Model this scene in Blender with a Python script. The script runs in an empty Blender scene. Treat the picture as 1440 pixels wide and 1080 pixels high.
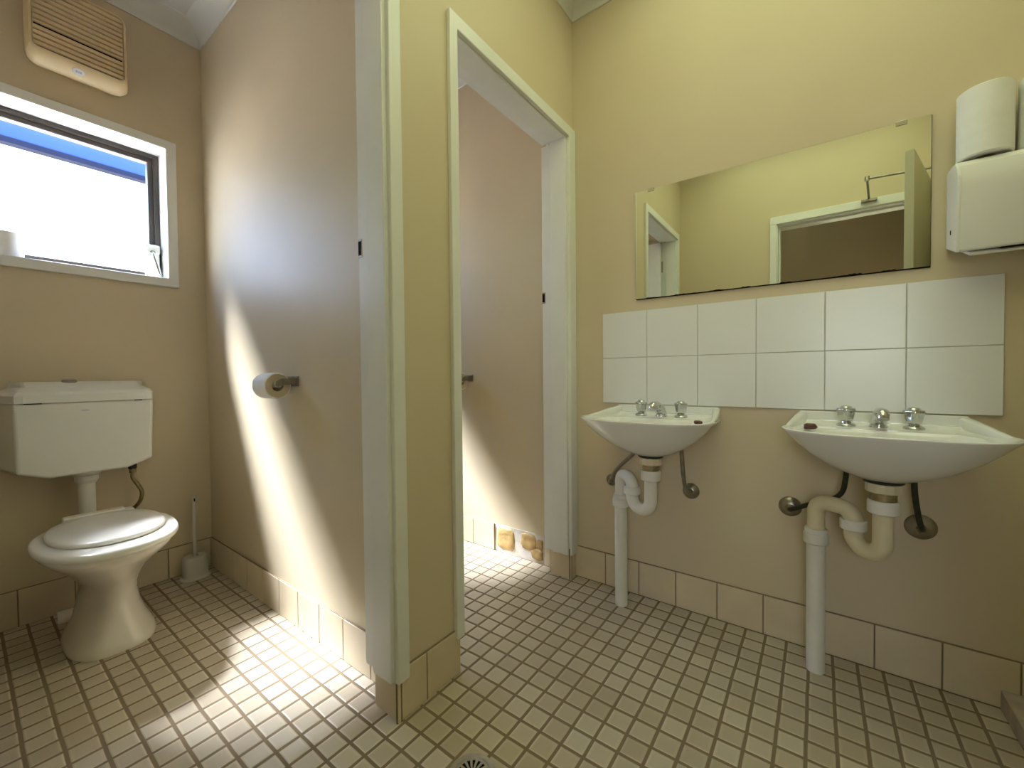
import bpy, bmesh, math, random
from mathutils import Vector, Matrix
random.seed(4)
S = bpy.context.scene
COL = S.collection
PI = math.pi

# ------------------------------------------------------------------ camera
cam_d = bpy.data.cameras.new('camera')
cam = bpy.data.objects.new('camera', cam_d)
COL.objects.link(cam)
S.camera = cam
YAW, PITCH, ROLL, FPX = 0.9331, -0.0212, -0.0097, 580.1
_f = Vector((math.sin(YAW)*math.cos(PITCH), math.cos(YAW)*math.cos(PITCH), math.sin(PITCH)))
_r0 = Vector((math.cos(YAW), -math.sin(YAW), 0))
_u0 = _r0.cross(_f)
_r = _r0*math.cos(ROLL) + _u0*math.sin(ROLL)
_u = -_r0*math.sin(ROLL) + _u0*math.cos(ROLL)
M = Matrix((_r, _u, -_f)).transposed().to_4x4()
M.translation = Vector((-1.752, -0.924, 0.9589))
cam.matrix_world = M
cam_d.sensor_fit = 'HORIZONTAL'
cam_d.sensor_width = 36
cam_d.lens = 36*FPX/1440
cam_d.clip_start = 0.02
cam_d.clip_end = 200

# ------------------------------------------------------------------ view, sky, sun
S.view_settings.view_transform = 'Standard'
S.view_settings.look = 'None'
S.view_settings.gamma = 1.0
S.view_settings.exposure = 1.33
S.view_settings.use_curve_mapping = False

W = bpy.data.worlds.new('sky')
S.world = W
W.use_nodes = True
wn, wl = W.node_tree.nodes, W.node_tree.links
bg = wn['Background']
tc = wn.new('ShaderNodeTexCoord')
sx = wn.new('ShaderNodeSeparateXYZ')
wl.new(tc.outputs['Generated'], sx.inputs[0])
rp = wn.new('ShaderNodeValToRGB')
rp.color_ramp.elements[0].position = 0.0
rp.color_ramp.elements[0].color = (0.68, 0.80, 1.0, 1)
rp.color_ramp.elements[1].position = 0.75
rp.color_ramp.elements[1].color = (0.22, 0.40, 0.95, 1)
wl.new(sx.outputs['Z'], rp.inputs[0])
wl.new(rp.outputs[0], bg.inputs['Color'])
bg.inputs['Strength'].default_value = 5.6

sun_d = bpy.data.lights.new('sun', 'SUN')
sun_d.energy = 26.0
sun_d.angle = math.radians(14)
sun_d.color = (0.94, 0.97, 1.10)
sun = bpy.data.objects.new('sun', sun_d)
COL.objects.link(sun)
SUN_DIR = Vector((0.45, -1.0, -1.58)).normalized()
sun.rotation_euler = SUN_DIR.to_track_quat('-Z', 'Y').to_euler()
sun.location = (-3, 6, 8)
ADDED_LIGHT_STRENGTH = 0.86

# ------------------------------------------------------------------ materials
def new_mat(name):
    m = bpy.data.materials.new(name); m.use_nodes = True
    return m, m.node_tree.nodes, m.node_tree.links, m.node_tree.nodes['Principled BSDF']

def mat(name, col, rough=0.5, metal=0.0, var=0.06, scale=8.0, bump=0.0, bscale=60.0, spec=0.5, coat=0.0, sss=0.0):
    """plain surface with a little procedural mottling and optional fine bump"""
    m, n, l, b = new_mat(name)
    t = n.new('ShaderNodeTexCoord')
    nz = n.new('ShaderNodeTexNoise'); nz.inputs['Scale'].default_value = scale; nz.inputs['Detail'].default_value = 5
    l.new(t.outputs['Object'], nz.inputs['Vector'])
    mr = n.new('ShaderNodeMapRange')
    mr.inputs[1].default_value = 0.25; mr.inputs[2].default_value = 0.75
    mr.inputs[3].default_value = 1 - var; mr.inputs[4].default_value = 1 + var
    l.new(nz.outputs[0], mr.inputs[0])
    vm = n.new('ShaderNodeVectorMath'); vm.operation = 'SCALE'
    vm.inputs[0].default_value = col[:3]
    l.new(mr.outputs[0], vm.inputs['Scale'])
    l.new(vm.outputs[0], b.inputs['Base Color'])
    b.inputs['Roughness'].default_value = rough
    b.inputs['Metallic'].default_value = metal
    b.inputs['Specular IOR Level'].default_value = spec
    if coat: b.inputs['Coat Weight'].default_value = coat; b.inputs['Coat Roughness'].default_value = 0.05
    if sss:
        b.inputs['Subsurface Weight'].default_value = sss; b.inputs['Subsurface Radius'].default_value = (.01, .01, .008)
    if bump:
        nb = n.new('ShaderNodeTexNoise'); nb.inputs['Scale'].default_value = bscale; nb.inputs['Detail'].default_value = 4
        l.new(t.outputs['Object'], nb.inputs['Vector'])
        bp = n.new('ShaderNodeBump'); bp.inputs['Strength'].default_value = bump; bp.inputs['Distance'].default_value = 0.004
        l.new(nb.outputs[0], bp.inputs['Height']); l.new(bp.outputs[0], b.inputs['Normal'])
    return m

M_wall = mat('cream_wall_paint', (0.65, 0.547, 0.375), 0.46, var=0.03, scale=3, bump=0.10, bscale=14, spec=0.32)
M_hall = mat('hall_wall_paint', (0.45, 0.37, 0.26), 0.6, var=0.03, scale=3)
M_trim = mat('white_gloss_paint', (0.79, 0.785, 0.74), 0.32, var=0.03, scale=9, bump=0.06, bscale=30)
M_ceil = mat('ceiling_paint', (0.74, 0.73, 0.69), 0.7, var=0.03, scale=4)
M_skirt = mat('beige_skirting_tile', (0.68, 0.57, 0.395), 0.33, var=0.08, scale=7)
M_grout = mat('brown_grout', (0.24, 0.175, 0.105), 0.85, var=0.2, scale=20)
M_grout_pale = mat('pale_grout', (0.50, 0.48, 0.42), 0.8, var=0.1, scale=20)
M_white_tile = mat('white_glazed_tile', (0.79, 0.79, 0.77), 0.27, var=0.02, scale=6, bump=0.05, bscale=9)
M_ceramic = mat('white_ceramic', (0.83, 0.82, 0.78), 0.10, var=0.02, scale=5, coat=0.3)
M_pan = mat('cream_ceramic', (0.76, 0.71, 0.61), 0.14, var=0.03, scale=6, coat=0.3)
M_plastic = mat('white_plastic', (0.74, 0.73, 0.66), 0.28, var=0.02, scale=6)
M_seat = mat('seat_plastic', (0.78, 0.75, 0.67), 0.18, var=0.02, scale=6)
M_pvc = mat('white_pvc', (0.76, 0.74, 0.67), 0.36, var=0.05, scale=10)
M_pvc_old = mat('yellowed_pvc', (0.70, 0.62, 0.43), 0.38, var=0.08, scale=12)
M_chrome = mat('chrome', (0.62, 0.62, 0.62), 0.10, metal=1.0, var=0.04, scale=20)
M_dullmetal = mat('dull_metal', (0.34, 0.31, 0.26), 0.33, metal=1.0, var=0.25, scale=40)
M_black = mat('black_rubber', (0.015, 0.014, 0.012), 0.6, var=0.1, scale=30)
M_brass = mat('aged_brass', (0.30, 0.25, 0.14), 0.45, metal=0.8, var=0.3, scale=60)
M_bronze = mat('bronze_anodised_aluminium', (0.075, 0.065, 0.055), 0.4, metal=0.4, var=0.08, scale=20)
M_paper = mat('tissue_paper', (0.87, 0.86, 0.82), 0.9, var=0.03, scale=30, bump=0.15, bscale=260)
M_shaded_end_core = mat('shaded_roll_end_and_core', (0.62, 0.50, 0.36), 0.95, var=0.08, scale=60, bump=0.2, bscale=200)  # shade put into the end colour of hanging rolls; also colours the core
M_disp = mat('dispenser_enamel', (0.82, 0.81, 0.77), 0.34, var=0.02, scale=8)
M_fan = mat('aged_beige_plastic', (0.78, 0.62, 0.37), 0.42, var=0.05, scale=14)
M_dark = mat('dark_gap', (0.012, 0.010, 0.008), 0.9, var=0.1, scale=20, spec=0.1)
M_gutter = mat('gutter_paint', (0.010, 0.013, 0.028), 0.9, var=0.1, scale=4, spec=0.1)
M_soap = mat('brown_soap', (0.10, 0.035, 0.02), 0.5, var=0.3, scale=80)
M_glue = mat('tan_adhesive', (0.50, 0.335, 0.13), 0.65, var=0.30, scale=28, bump=0.5, bscale=45)
M_plaster = mat('bare_plaster', (0.62, 0.57, 0.50), 0.85, var=0.12, scale=25, bump=0.3, bscale=60)
M_brush = mat('grey_plastic', (0.60, 0.56, 0.48), 0.4, var=0.05, scale=12)
M_steel = mat('stainless_steel', (0.62, 0.60, 0.55), 0.30, metal=0.9, var=0.1, scale=60)
M_plinth = mat('weathered_timber', (0.44, 0.36, 0.28), 0.7, var=0.2, scale=30, bump=0.4, bscale=60)
M_blue = mat('blue_metal_roof', (0.013, 0.042, 0.165), 0.8, var=0.05, scale=2)
M_ground = mat('pale_concrete', (0.62, 0.50, 0.37), 0.9, var=0.1, scale=2)
M_door = mat('door_paint', (0.52, 0.49, 0.36), 0.4, var=0.03, scale=4)
M_label = mat('label_white', (0.80, 0.80, 0.78), 0.4, var=0.02, scale=10)
M_mark = mat('label_grey', (0.48, 0.50, 0.52), 0.5, var=0.02, scale=10)

def glass_mat(name='window_glass', tint=(0.95, 0.97, 0.97, 1)):
    m, n, l, b = new_mat(name)
    n.remove(b)
    out = n['Material Output']
    tr = n.new('ShaderNodeBsdfTransparent'); tr.inputs[0].default_value = tint
    gl = n.new('ShaderNodeBsdfGlossy'); gl.inputs['Roughness'].default_value = 0.02
    fr = n.new('ShaderNodeFresnel')
    ge = n.new('ShaderNodeNewGeometry'); io = n.new('ShaderNodeMapRange')      # thin pane: same reflectance from both sides
    io.inputs[3].default_value = 1.35; io.inputs[4].default_value = 1/1.35
    l.new(ge.outputs['Backfacing'], io.inputs[0]); l.new(io.outputs[0], fr.inputs[0])
    mx = n.new('ShaderNodeMixShader')
    l.new(fr.outputs[0], mx.inputs[0]); l.new(tr.outputs[0], mx.inputs[1]); l.new(gl.outputs[0], mx.inputs[2])
    l.new(mx.outputs[0], out.inputs[0])
    return m
M_glass = glass_mat()
M_tint = glass_mat('warm_tinted_glass', (1.0, 0.93, 0.80, 1))  # tint warms the daylight let in by the added hallway window

def mirror_mat():
    m, n, l, b = new_mat('silvered_glass')
    b.inputs['Base Color'].default_value = (0.86, 0.90, 0.84, 1)
    b.inputs['Metallic'].default_value = 1.0
    b.inputs['Roughness'].default_value = 0.0
    return m
M_mirror = mirror_mat()

def added_light_mat(k=1.0):  # glow of the added ceiling panel and added hallway lamp
    m, n, l, b = new_mat('added_light_diffuser')
    b.inputs['Base Color'].default_value = (0.8, 0.8, 0.75, 1)
    b.inputs['Emission Color'].default_value = (0.88, 1.0, 0.62, 1)
    b.inputs['Emission Strength'].default_value = ADDED_LIGHT_STRENGTH*k
    return m

def floor_mat():
    m, n, l, b = new_mat('mosaic_floor_tile')
    GX, GY, P = -0.9013, -0.3282, 0.0640
    t = n.new('ShaderNodeTexCoord'); s = n.new('ShaderNodeSeparateXYZ')
    l.new(t.outputs['Object'], s.inputs[0])
    def math_(op, a, v=None, c=None):
        k = n.new('ShaderNodeMath'); k.operation = op
        for i, q in enumerate((a, v, c)):
            if q is None: continue
            if isinstance(q, (int, float)): k.inputs[i].default_value = q
            else: l.new(q, k.inputs[i])
        return k.outputs[0]
    cell, edge = [], []
    nzw = n.new('ShaderNodeTexNoise'); nzw.inputs['Scale'].default_value = 9
    l.new(t.outputs['Object'], nzw.inputs['Vector'])
    wob = math_('MULTIPLY', math_('SUBTRACT', nzw.outputs[0], 0.5), 0.004)
    for ax, off in (('X', GX), ('Y', GY)):
        q = math_('DIVIDE', math_('SUBTRACT', math_('ADD', s.outputs[ax], wob), off), P)
        cell.append(math_('FLOOR', q))
        fr = math_('FRACT', q)
        edge.append(math_('MINIMUM', fr, math_('SUBTRACT', 1.0, fr)))
    e = math_('MINIMUM', edge[0], edge[1])          # 0 at joint centre, 0.5 mid-tile
    mask = n.new('ShaderNodeMapRange'); mask.interpolation_type = 'SMOOTHSTEP'
    mask.inputs[1].default_value = 0.052; mask.inputs[2].default_value = 0.085
    l.new(e, mask.inputs[0])
    cv = n.new('ShaderNodeCombineXYZ'); l.new(cell[0], cv.inputs[0]); l.new(cell[1], cv.inputs[1])
    wnz = n.new('ShaderNodeTexWhiteNoise'); l.new(cv.outputs[0], wnz.inputs['Vector'])
    rmp = n.new('ShaderNodeValToRGB')
    rmp.color_ramp.elements[0].color = (0.47, 0.385, 0.27, 1); rmp.color_ramp.elements[0].position = 0.0
    rmp.color_ramp.elements[1].color = (0.585, 0.50, 0.37, 1); rmp.color_ramp.elements[1].position = 1.0
    l.new(wnz.outputs['Value'], rmp.inputs[0])
    # worn, slightly darker tile centres
    wr = n.new('ShaderNodeMapRange'); wr.interpolation_type = 'SMOOTHSTEP'
    wr.inputs[1].default_value = 0.09; wr.inputs[2].default_value = 0.22
    wr.inputs[3].default_value = 1.08; wr.inputs[4].default_value = 0.94
    l.new(e, wr.inputs[0])
    st = n.new('ShaderNodeTexNoise'); st.inputs['Scale'].default_value = 2.2; st.inputs['Detail'].default_value = 6
    l.new(t.outputs['Object'], st.inputs['Vector'])
    sr = n.new('ShaderNodeMapRange'); sr.inputs[1].default_value = 0.3; sr.inputs[2].default_value = 0.7
    sr.inputs[3].default_value = 0.86; sr.inputs[4].default_value = 1.08
    l.new(st.outputs[0], sr.inputs[0])
    sc = n.new('ShaderNodeVectorMath'); sc.operation = 'SCALE'
    l.new(rmp.outputs[0], sc.inputs[0]); l.new(math_('MULTIPLY', wr.outputs[0], sr.outputs[0]), sc.inputs['Scale'])
    mx = n.new('ShaderNodeMix'); mx.data_type = 'RGBA'
    mx.inputs['A'].default_value = (0.215, 0.155, 0.092, 1)
    l.new(mask.outputs[0], mx.inputs['Factor']); l.new(sc.outputs[0], mx.inputs['B'])
    l.new(mx.outputs['Result'], b.inputs['Base Color'])
    rr = n.new('ShaderNodeMapRange'); rr.inputs[3].default_value = 0.9; rr.inputs[4].default_value = 0.36
    l.new(mask.outputs[0], rr.inputs[0]); l.new(rr.outputs[0], b.inputs['Roughness'])
    hh = n.new('ShaderNodeMapRange'); hh.interpolation_type = 'SMOOTHSTEP'
    hh.inputs[1].default_value = 0.045; hh.inputs[2].default_value = 0.13
    l.new(e, hh.inputs[0])
    bp = n.new('ShaderNodeBump'); bp.inputs['Strength'].default_value = 0.7; bp.inputs['Distance'].default_value = 0.0025
    l.new(hh.outputs[0], bp.inputs['Height']); l.new(bp.outputs[0], b.inputs['Normal'])
    return m
M_floor = floor_mat()

# ------------------------------------------------------------------ geometry helpers
def obj(name, bm, m, parent=None, smooth=False, angle=0.6, bevel=0.0, seg=2, sub=0):
    bmesh.ops.recalc_face_normals(bm, faces=bm.faces[:])
    me = bpy.data.meshes.new(name)
    bm.to_mesh(me); bm.free()
    for mm in (m if isinstance(m, (list, tuple)) else [m]): me.materials.append(mm)
    o = bpy.data.objects.new(name, me); COL.objects.link(o)
    if parent is not None:
        o.parent = parent
        o.matrix_parent_inverse = Matrix.Translation(parent.location).inverted() if parent.rotation_euler == Vector() or True else Matrix()
    if bevel:
        md = o.modifiers.new('bevel', 'BEVEL'); md.width = bevel; md.segments = seg
        md.limit_method = 'ANGLE'; md.angle_limit = 0.6; md.harden_normals = False
    if sub:
        md = o.modifiers.new('subdivision', 'SUBSURF'); md.levels = sub; md.render_levels = sub
    if smooth:
        for p in me.polygons: p.use_smooth = True
        if not sub:
            bm2 = bmesh.new(); bm2.from_mesh(me)
            for e in bm2.edges:
                if len(e.link_faces) == 2 and e.calc_face_angle(0) > angle: e.smooth = False
            bm2.to_mesh(me); bm2.free()
    return o

def empty(name, loc):
    o = bpy.data.objects.new(name, None); o.location = loc; o.empty_display_size = 0.05
    COL.objects.link(o)
    return o

def thing(o, label, cat, group=None):
    o['label'] = label; o['category'] = cat
    if group: o['group'] = group
    return o

def struct(o, label=None, cat=None):
    o['kind'] = 'structure'
    if label: o['label'] = label
    if cat: o['category'] = cat
    return o

def box(bm, x0, x1, y0, y1, z0, z1, mi=0):
    v = [bm.verts.new((x, y, z)) for z in (z0, z1) for x, y in ((x0, y0), (x1, y0), (x1, y1), (x0, y1))]
    fs = [(0, 3, 2, 1), (4, 5, 6, 7), (0, 1, 5, 4), (1, 2, 6, 5), (2, 3, 7, 6), (3, 0, 4, 7)]
    out = []
    for f in fs:
        k = bm.faces.new([v[i] for i in f]); k.material_index = mi; out.append(k)
    return v

def prism(bm, poly, axis, a0, a1, mi=0):
    """extrude a 2-D polygon along an axis; poly gives the two other coordinates in xyz order"""
    def at(p, a):
        q = list(p); q.insert('xyz'.index(axis), a); return q
    A = [bm.verts.new(at(p, a0)) for p in poly]; B = [bm.verts.new(at(p, a1)) for p in poly]
    n = len(poly)
    fs = [bm.faces.new(A), bm.faces.new(B[::-1])]
    for i in range(n): fs.append(bm.faces.new((A[i], A[(i+1) % n], B[(i+1) % n], B[i])))
    for f in fs: f.material_index = mi

def loft(bm, rings, cap0=True, cap1=True, mi=0, close=False):
    R = [[bm.verts.new(p) for p in r] for r in rings]
    n = len(R[0])
    for a, b in zip(R, R[1:]):
        for i in range(n):
            f = bm.faces.new((a[i], a[(i+1) % n], b[(i+1) % n], b[i])); f.material_index = mi
    if close:
        a, b = R[-1], R[0]
        for i in range(n):
            f = bm.faces.new((a[i], a[(i+1) % n], b[(i+1) % n], b[i])); f.material_index = mi
    else:
        if cap0: bm.faces.new(R[0][::-1]).material_index = mi
        if cap1: bm.faces.new(R[-1]).material_index = mi
    return R

def lathe(bm, prof, c, axis='z', n=32, mi=0, cap0=True, cap1=True):
    """prof: list of (radius, height along axis)"""
    rings = []
    for r, h in prof:
        ring = []
        for i in range(n):
            a = 2*PI*i/n; p, q = r*math.cos(a), r*math.sin(a)
            if axis == 'z': v = (c[0]+p, c[1]+q, c[2]+h)
            elif axis == 'x': v = (c[0]+h, c[1]+p, c[2]+q)
            else: v = (c[0]+p, c[1]+h, c[2]+q)
            ring.append(v)
        rings.append(ring)
    return loft(bm, rings, cap0, cap1, mi)

def smooth_path(pts, n=8):
    """Catmull-Rom through points"""
    P = [Vector(p) for p in pts]
    P = [2*P[0]-P[1]] + P + [2*P[-1]-P[-2]]
    out = []
    for i in range(1, len(P)-2):
        for k in range(n):
            t = k/n
            out.append(0.5*((2*P[i]) + (-P[i-1]+P[i+1])*t + (2*P[i-1]-5*P[i]+4*P[i+1]-P[i+2])*t*t + (-P[i-1]+3*P[i]-3*P[i+1]+P[i+2])*t**3))
    out.append(P[-2]); return out

def tube(bm, path, r, n=14, mi=0, cap=True):
    P = [Vector(p) for p in path]
    R = r if isinstance(r, (list, tuple)) else [r]*len(P)
    T = []
    for i in range(len(P)):
        a = P[max(i-1, 0)]; b = P[min(i+1, len(P)-1)]
        T.append((b-a).normalized())
    u = T[0].orthogonal().normalized()
    rings = []
    for i in range(len(P)):
        u = (u - T[i]*u.dot(T[i])).normalized(); v = T[i].cross(u)
        rings.append([P[i] + u*(R[i]*math.cos(2*PI*k/n)) + v*(R[i]*math.sin(2*PI*k/n)) for k in range(n)])
    return loft(bm, rings, cap, cap, mi)

def cyl(bm, a, b, r, n=20, mi=0, r2=None):
    return tube(bm, [a, b], [r, r if r2 is None else r2], n, mi)

def arc(c, u, v, r, a0, a1, n=10):
    c, u, v = Vector(c), Vector(u), Vector(v)
    return [c + u*(r*math.cos(a0+(a1-a0)*i/n)) + v*(r*math.sin(a0+(a1-a0)*i/n)) for i in range(n+1)]

def sring(cx, cy, z, ax, ay0, ay1, p=2.4, n=48, zf=None):
    """closed superellipse-like ring; half width ax, extent ay0 towards -y and ay1 towards +y"""
    out = []
    for i in range(n):
        a = 2*PI*i/n; c, s = math.cos(a), math.sin(a)
        X = math.copysign(abs(c)**(2/p), c)*ax
        Y = math.copysign(abs(s)**(2/p), s)*(ay1 if s > 0 else ay0)
        out.append((cx+X, cy+Y, z if zf is None else z+zf(X, Y)))
    return out

# ------------------------------------------------------------------ room dimensions
XS = 0.0            # sink wall
YD0, YD1 = 0.006, 0.106   # door wall front / back face
XP0, XP1 = -0.985, -0.89  # partition between the cubicles (faces)
XL = -1.90          # entry-side wall
YW = 1.570          # window wall inner face
YWO = 1.76          # window wall outer face
YR = -1.62          # rear wall
ZC = 2.68           # ceiling
SH = 0.146          # skirting height
OP2 = (-0.787, -0.077)    # cubicle door openings (clear)
OP1 = (-1.775, -1.064)
ZH = 2.04
EN = (-1.49, -0.685)      # entry opening in y

# ------------------------------------------------------------------ structure: floor, ceiling, walls
bm = bmesh.new(); box(bm, -3.3, 0.05, YR-0.15, YWO, -0.08, 0.0)
struct(obj('floor', bm, M_floor), 'beige square mosaic tile floor with brown grout', 'floor')
bm = bmesh.new(); box(bm, -3.3, 0.12, YR-0.15, YWO, ZC, ZC+0.08)
struct(obj('ceiling', bm, M_ceil), 'flat white painted ceiling', 'ceiling')

bm = bmesh.new(); box(bm, 0.0, 0.12, YR-0.15, YWO, -0.05, ZC+0.02)
struct(obj('wall_right', bm, M_wall), 'cream painted wall carrying the basins and mirror', 'wall')

# door wall: pieces around the two openings
bm = bmesh.new()
J = 0.022
xs = [XL-0.02, OP1[0]-J, OP1[1]+J, OP2[0]-J, OP2[1]+J, 0.0]
box(bm, xs[0], xs[1], YD0, YD1, 0, ZC); box(bm, xs[2], xs[3], YD0, YD1, 0, ZC); box(bm, xs[4], xs[5], YD0, YD1, 0, ZC)
box(bm, xs[1], xs[2], YD0, YD1, ZH+J, ZC); box(bm, xs[3], xs[4], YD0, YD1, ZH+J, ZC)
struct(obj('wall_front', bm, M_wall), 'cream wall with the two cubicle doorways', 'wall')

bm = bmesh.new(); box(bm, XP0, XP1, YD1, YW, 0, ZC)
struct(obj('wall_partition', bm, M_wall), 'cream partition wall between the two toilet cubicles', 'wall')

# window wall with two window openings
WIN = [(-1.785, -1.136), (-0.77, -0.122)]
WZ = (1.435, 2.045)
bm = bmesh.new()
segs = [XL-0.12, WIN[0][0]-0.018, WIN[0][1]+0.018, WIN[1][0]-0.018, WIN[1][1]+0.018, 0.05]
for a, b_ in ((0, 1), (2, 3), (4, 5)): box(bm, segs[a], segs[b_], YW, YWO, -0.05, ZC+0.02)
for a, b_ in ((1, 2), (3, 4)):
    box(bm, segs[a], segs[b_], YW, YWO, -0.05, WZ[0]-0.018); box(bm, segs[a], segs[b_], YW, YWO, WZ[1]+0.018, ZC+0.02)
struct(obj('wall_back', bm, M_wall), 'cream wall with the high windows behind the toilet', 'wall')

# entry wall (left) with entry opening
bm = bmesh.new()
box(bm, XL-0.11, XL, YR, EN[0]-J, 0, ZC); box(bm, XL-0.11, XL, EN[1]+J, YW, 0, ZC)
box(bm, XL-0.11, XL, EN[0]-J, EN[1]+J, ZH+J, ZC)
struct(obj('wall_left', bm, M_wall), 'cream wall with the entry doorway, seen in the mirror', 'wall')
bm = bmesh.new(); box(bm, -3.3, 0.0, YR-0.12, YR, 0, ZC)
struct(obj('wall_rear', bm, M_wall), 'cream wall behind the entry door', 'wall')
HW = (-1.60, -0.92, 0.85, 1.74)      # opening of the low hallway window added to light the sink wall
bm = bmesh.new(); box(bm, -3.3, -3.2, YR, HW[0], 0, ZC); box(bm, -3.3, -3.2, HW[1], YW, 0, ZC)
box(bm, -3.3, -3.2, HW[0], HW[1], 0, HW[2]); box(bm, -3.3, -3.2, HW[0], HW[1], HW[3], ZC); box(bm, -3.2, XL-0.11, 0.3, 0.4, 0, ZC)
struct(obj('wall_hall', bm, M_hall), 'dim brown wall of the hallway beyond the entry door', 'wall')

# ------------------------------------------------------------------ cornices (cove)
def cove(axis, a0, a1, wall, sign):
    """quarter-hollow cove along an axis; wall = coordinate of the wall face, sign = direction into the room"""
    bm = bmesh.new(); r = 0.078
    zb = ZC - 0.0815
    poly = [(wall, zb), (wall+sign*0.006, zb)]
    for i in range(9):
        a = PI/2*i/8
        poly.append((wall+sign*(r-(r-0.006)*math.cos(a)), ZC-0.004-(r-0.004)*(1-math.sin(a))))
    poly += [(wall+sign*(r+0.002), ZC), (wall, ZC)]
    prism(bm, poly, axis, a0, a1)
    return bm
k = 1
for axis, a0, a1, wall, sg in (
        ('x', XL, 0.0, YD0, -1), ('y', YR, YD0, 0.0, -1), ('y', YR, YD0, XL, 1), ('x', XL, 0.0, YR, 1),
        ('y', YD1, YW, XP0, -1), ('x', XL, XP0, YW, -1), ('y', YD1, YW, XL, 1), ('x', XL, XP0, YD1, 1),
        ('y', YD1, YW, 0.0, -1), ('x', XP1, 0.0, YW, -1), ('y', YD1, YW, XP1, 1), ('x', XP1, 0.0, YD1, 1)):
    o = obj('trim_%d' % k, cove(axis, a0, a1, wall, sg), M_ceil, smooth=True, angle=0.5)
    struct(o); k += 1
# plasterboard joint lines on the cubicle ceiling
bm = bmesh.new()
box(bm, -1.50, -1.497, YD1, YW-0.08, ZC-0.0015, ZC+0.001); box(bm, XL+0.08, XP0-0.08, 1.20, 1.203, ZC-0.0015, ZC+0.001)
struct(obj('trim_%d' % k, bm, M_grout_pale)); k += 1

# ------------------------------------------------------------------ skirting tiles
def skirt(name, axis, wall, sign, joints, lift=0.0, h=SH, skip=(), label=None):
    """row of tiles standing on the floor against a wall; joints = coordinates of the tile joints along the axis"""
    bm = bmesh.new()
    t = 0.008; g = 0.002
    lo, hi = min(joints), max(joints)
    js = sorted(joints)
    def put(a0, a1, d0, d1, z0, z1, mi):
        w0, w1 = sorted((wall+sign*d0, wall+sign*d1))
        if axis == 'y': box(bm, w0, w1, a0, a1, z0, z1, mi)
        else: box(bm, a0, a1, w0, w1, z0, z1, mi)
    spans = [(a, b) for i, (a, b) in enumerate(zip(js, js[1:])) if i not in skip]
    for i, (a, b) in enumerate(zip(js, js[1:])):
        if i in skip: continue
        put(a+g, b-g, 0.0, t, 0.002, h-0.003, 0)
        put(a-0.0005, b+0.0005, 0.0, t-0.0025, 0.0, h, 1)
    o = obj(name, bm, [M_skirt, M_grout], bevel=0.0012, seg=2)
    return struct(o, label or 'row of beige skirting tiles at the foot of the wall', 'skirting')

SP = 0.154
jr = [YR, ] + [-0.1513 - SP*i for i in range(9, -1, -1)] + [YD0]
jr = [j for j in jr if j >= YR]
skirt('baseboard_right', 'y', 0.0, -1, sorted(set(jr)))
# front wall pieces (facing the viewer) and the ends in the openings
skirt('baseboard_front', 'x', YD0, -1, [OP1[1]+0.015, -0.9417, OP2[0]-0.012])
skirt('baseboard_front.001', 'x', YD0, -1, [OP2[1]+0.013, -0.008])
skirt('baseboard_front.002', 'x', YD0, -1, [XL, OP1[0]-0.012])
skirt('baseboard_nib', 'y', OP1[1]+0.031, -1, [YD0-0.008, YD1+0.008])
skirt('baseboard_nib.001', 'y', OP2[1]+0.029, -1, [YD0-0.008, YD1+0.008])
jp = [0.2045 + SP*i for i in range(0, 9)]
skirt('baseboard_partition', 'y', XP0, -1, [YD1+0.008] + jp + [YW])
jw = [-1.0 - SP*i for i in range(0, 6)]
skirt('baseboard_back', 'x', YW, -1, [XP0-0.008, -1.165, -1.319, -1.473, -1.627, -1.781, XL])
skirt('baseboard_back.001', 'x', YW, -1, [-0.008-SP*i for i in range(6)])
# second cubicle, right wall: two tiles have fallen off next to the doorway
j2 = [YD1+0.008, 0.178, 0.340, 0.500, 0.655, 0.809, 0.963, 1.117, 1.271, 1.425, YW]
bbs = skirt('baseboard_cubicle', 'y', 0.0, -1, j2, skip=(1, 2), label='skirting tiles of the far cubicle with two tiles missing')
def blob(bm, y0, y1, z0, z1, seed, holes=0):
    """irregular slab of dried adhesive on the wall x=0"""
    rnd = random.Random(seed); n = 26
    cy, cz = (y0+y1)/2, (z0+z1)/2
    ring = []
    for i in range(n):
        a = 2*PI*i/n
        c, s = math.cos(a), math.sin(a); q = 0.5
        ry = math.copysign(abs(c)**q, c)*(y1-y0)/2*rnd.uniform(0.84, 1.0)
        rz = math.copysign(abs(s)**q, s)*(z1-z0)/2*rnd.uniform(0.84, 1.0)
        ring.append((cy+ry, cz+rz))
    rings = [[(0.001, y, z) for y, z in ring], [(-0.003, cy+(y-cy)*0.99, cz+(z-cz)*0.99) for y, z in ring],
             [(-0.006-rnd.uniform(0, .003), cy+(y-cy)*0.86, cz+(z-cz)*0.86) for y, z in ring],
             [(-0.0045-rnd.uniform(0, .004), cy+(y-cy)*0.45, cz+(z-cz)*0.45) for y, z in ring]]
    loft(bm, rings)
bm = bmesh.new(); box(bm, -0.0018, 0.0005, 0.1785, 0.4995, 0.0005, 0.1455)
obj('bare_plaster', bm, M_plaster, bbs)
bm = bmesh.new(); blob(bm, 0.362, 0.492, 0.012, 0.143, 3)
obj('adhesive_patch', bm, M_glue, bbs, smooth=True, angle=1.2)
bm = bmesh.new(); blob(bm, 0.222, 0.330, 0.052, 0.140, 8)
obj('adhesive_patch', bm, M_glue, bbs, smooth=True, angle=1.2)
bm = bmesh.new(); blob(bm, 0.184, 0.226, 0.070, 0.122, 11)
obj('adhesive_patch', bm, M_glue, bbs, smooth=True, angle=1.2)
bm = bmesh.new(); blob(bm, 0.184, 0.262, 0.012, 0.074, 5)
obj('adhesive_patch', bm, M_glue, bbs, smooth=True, angle=1.2)

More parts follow.
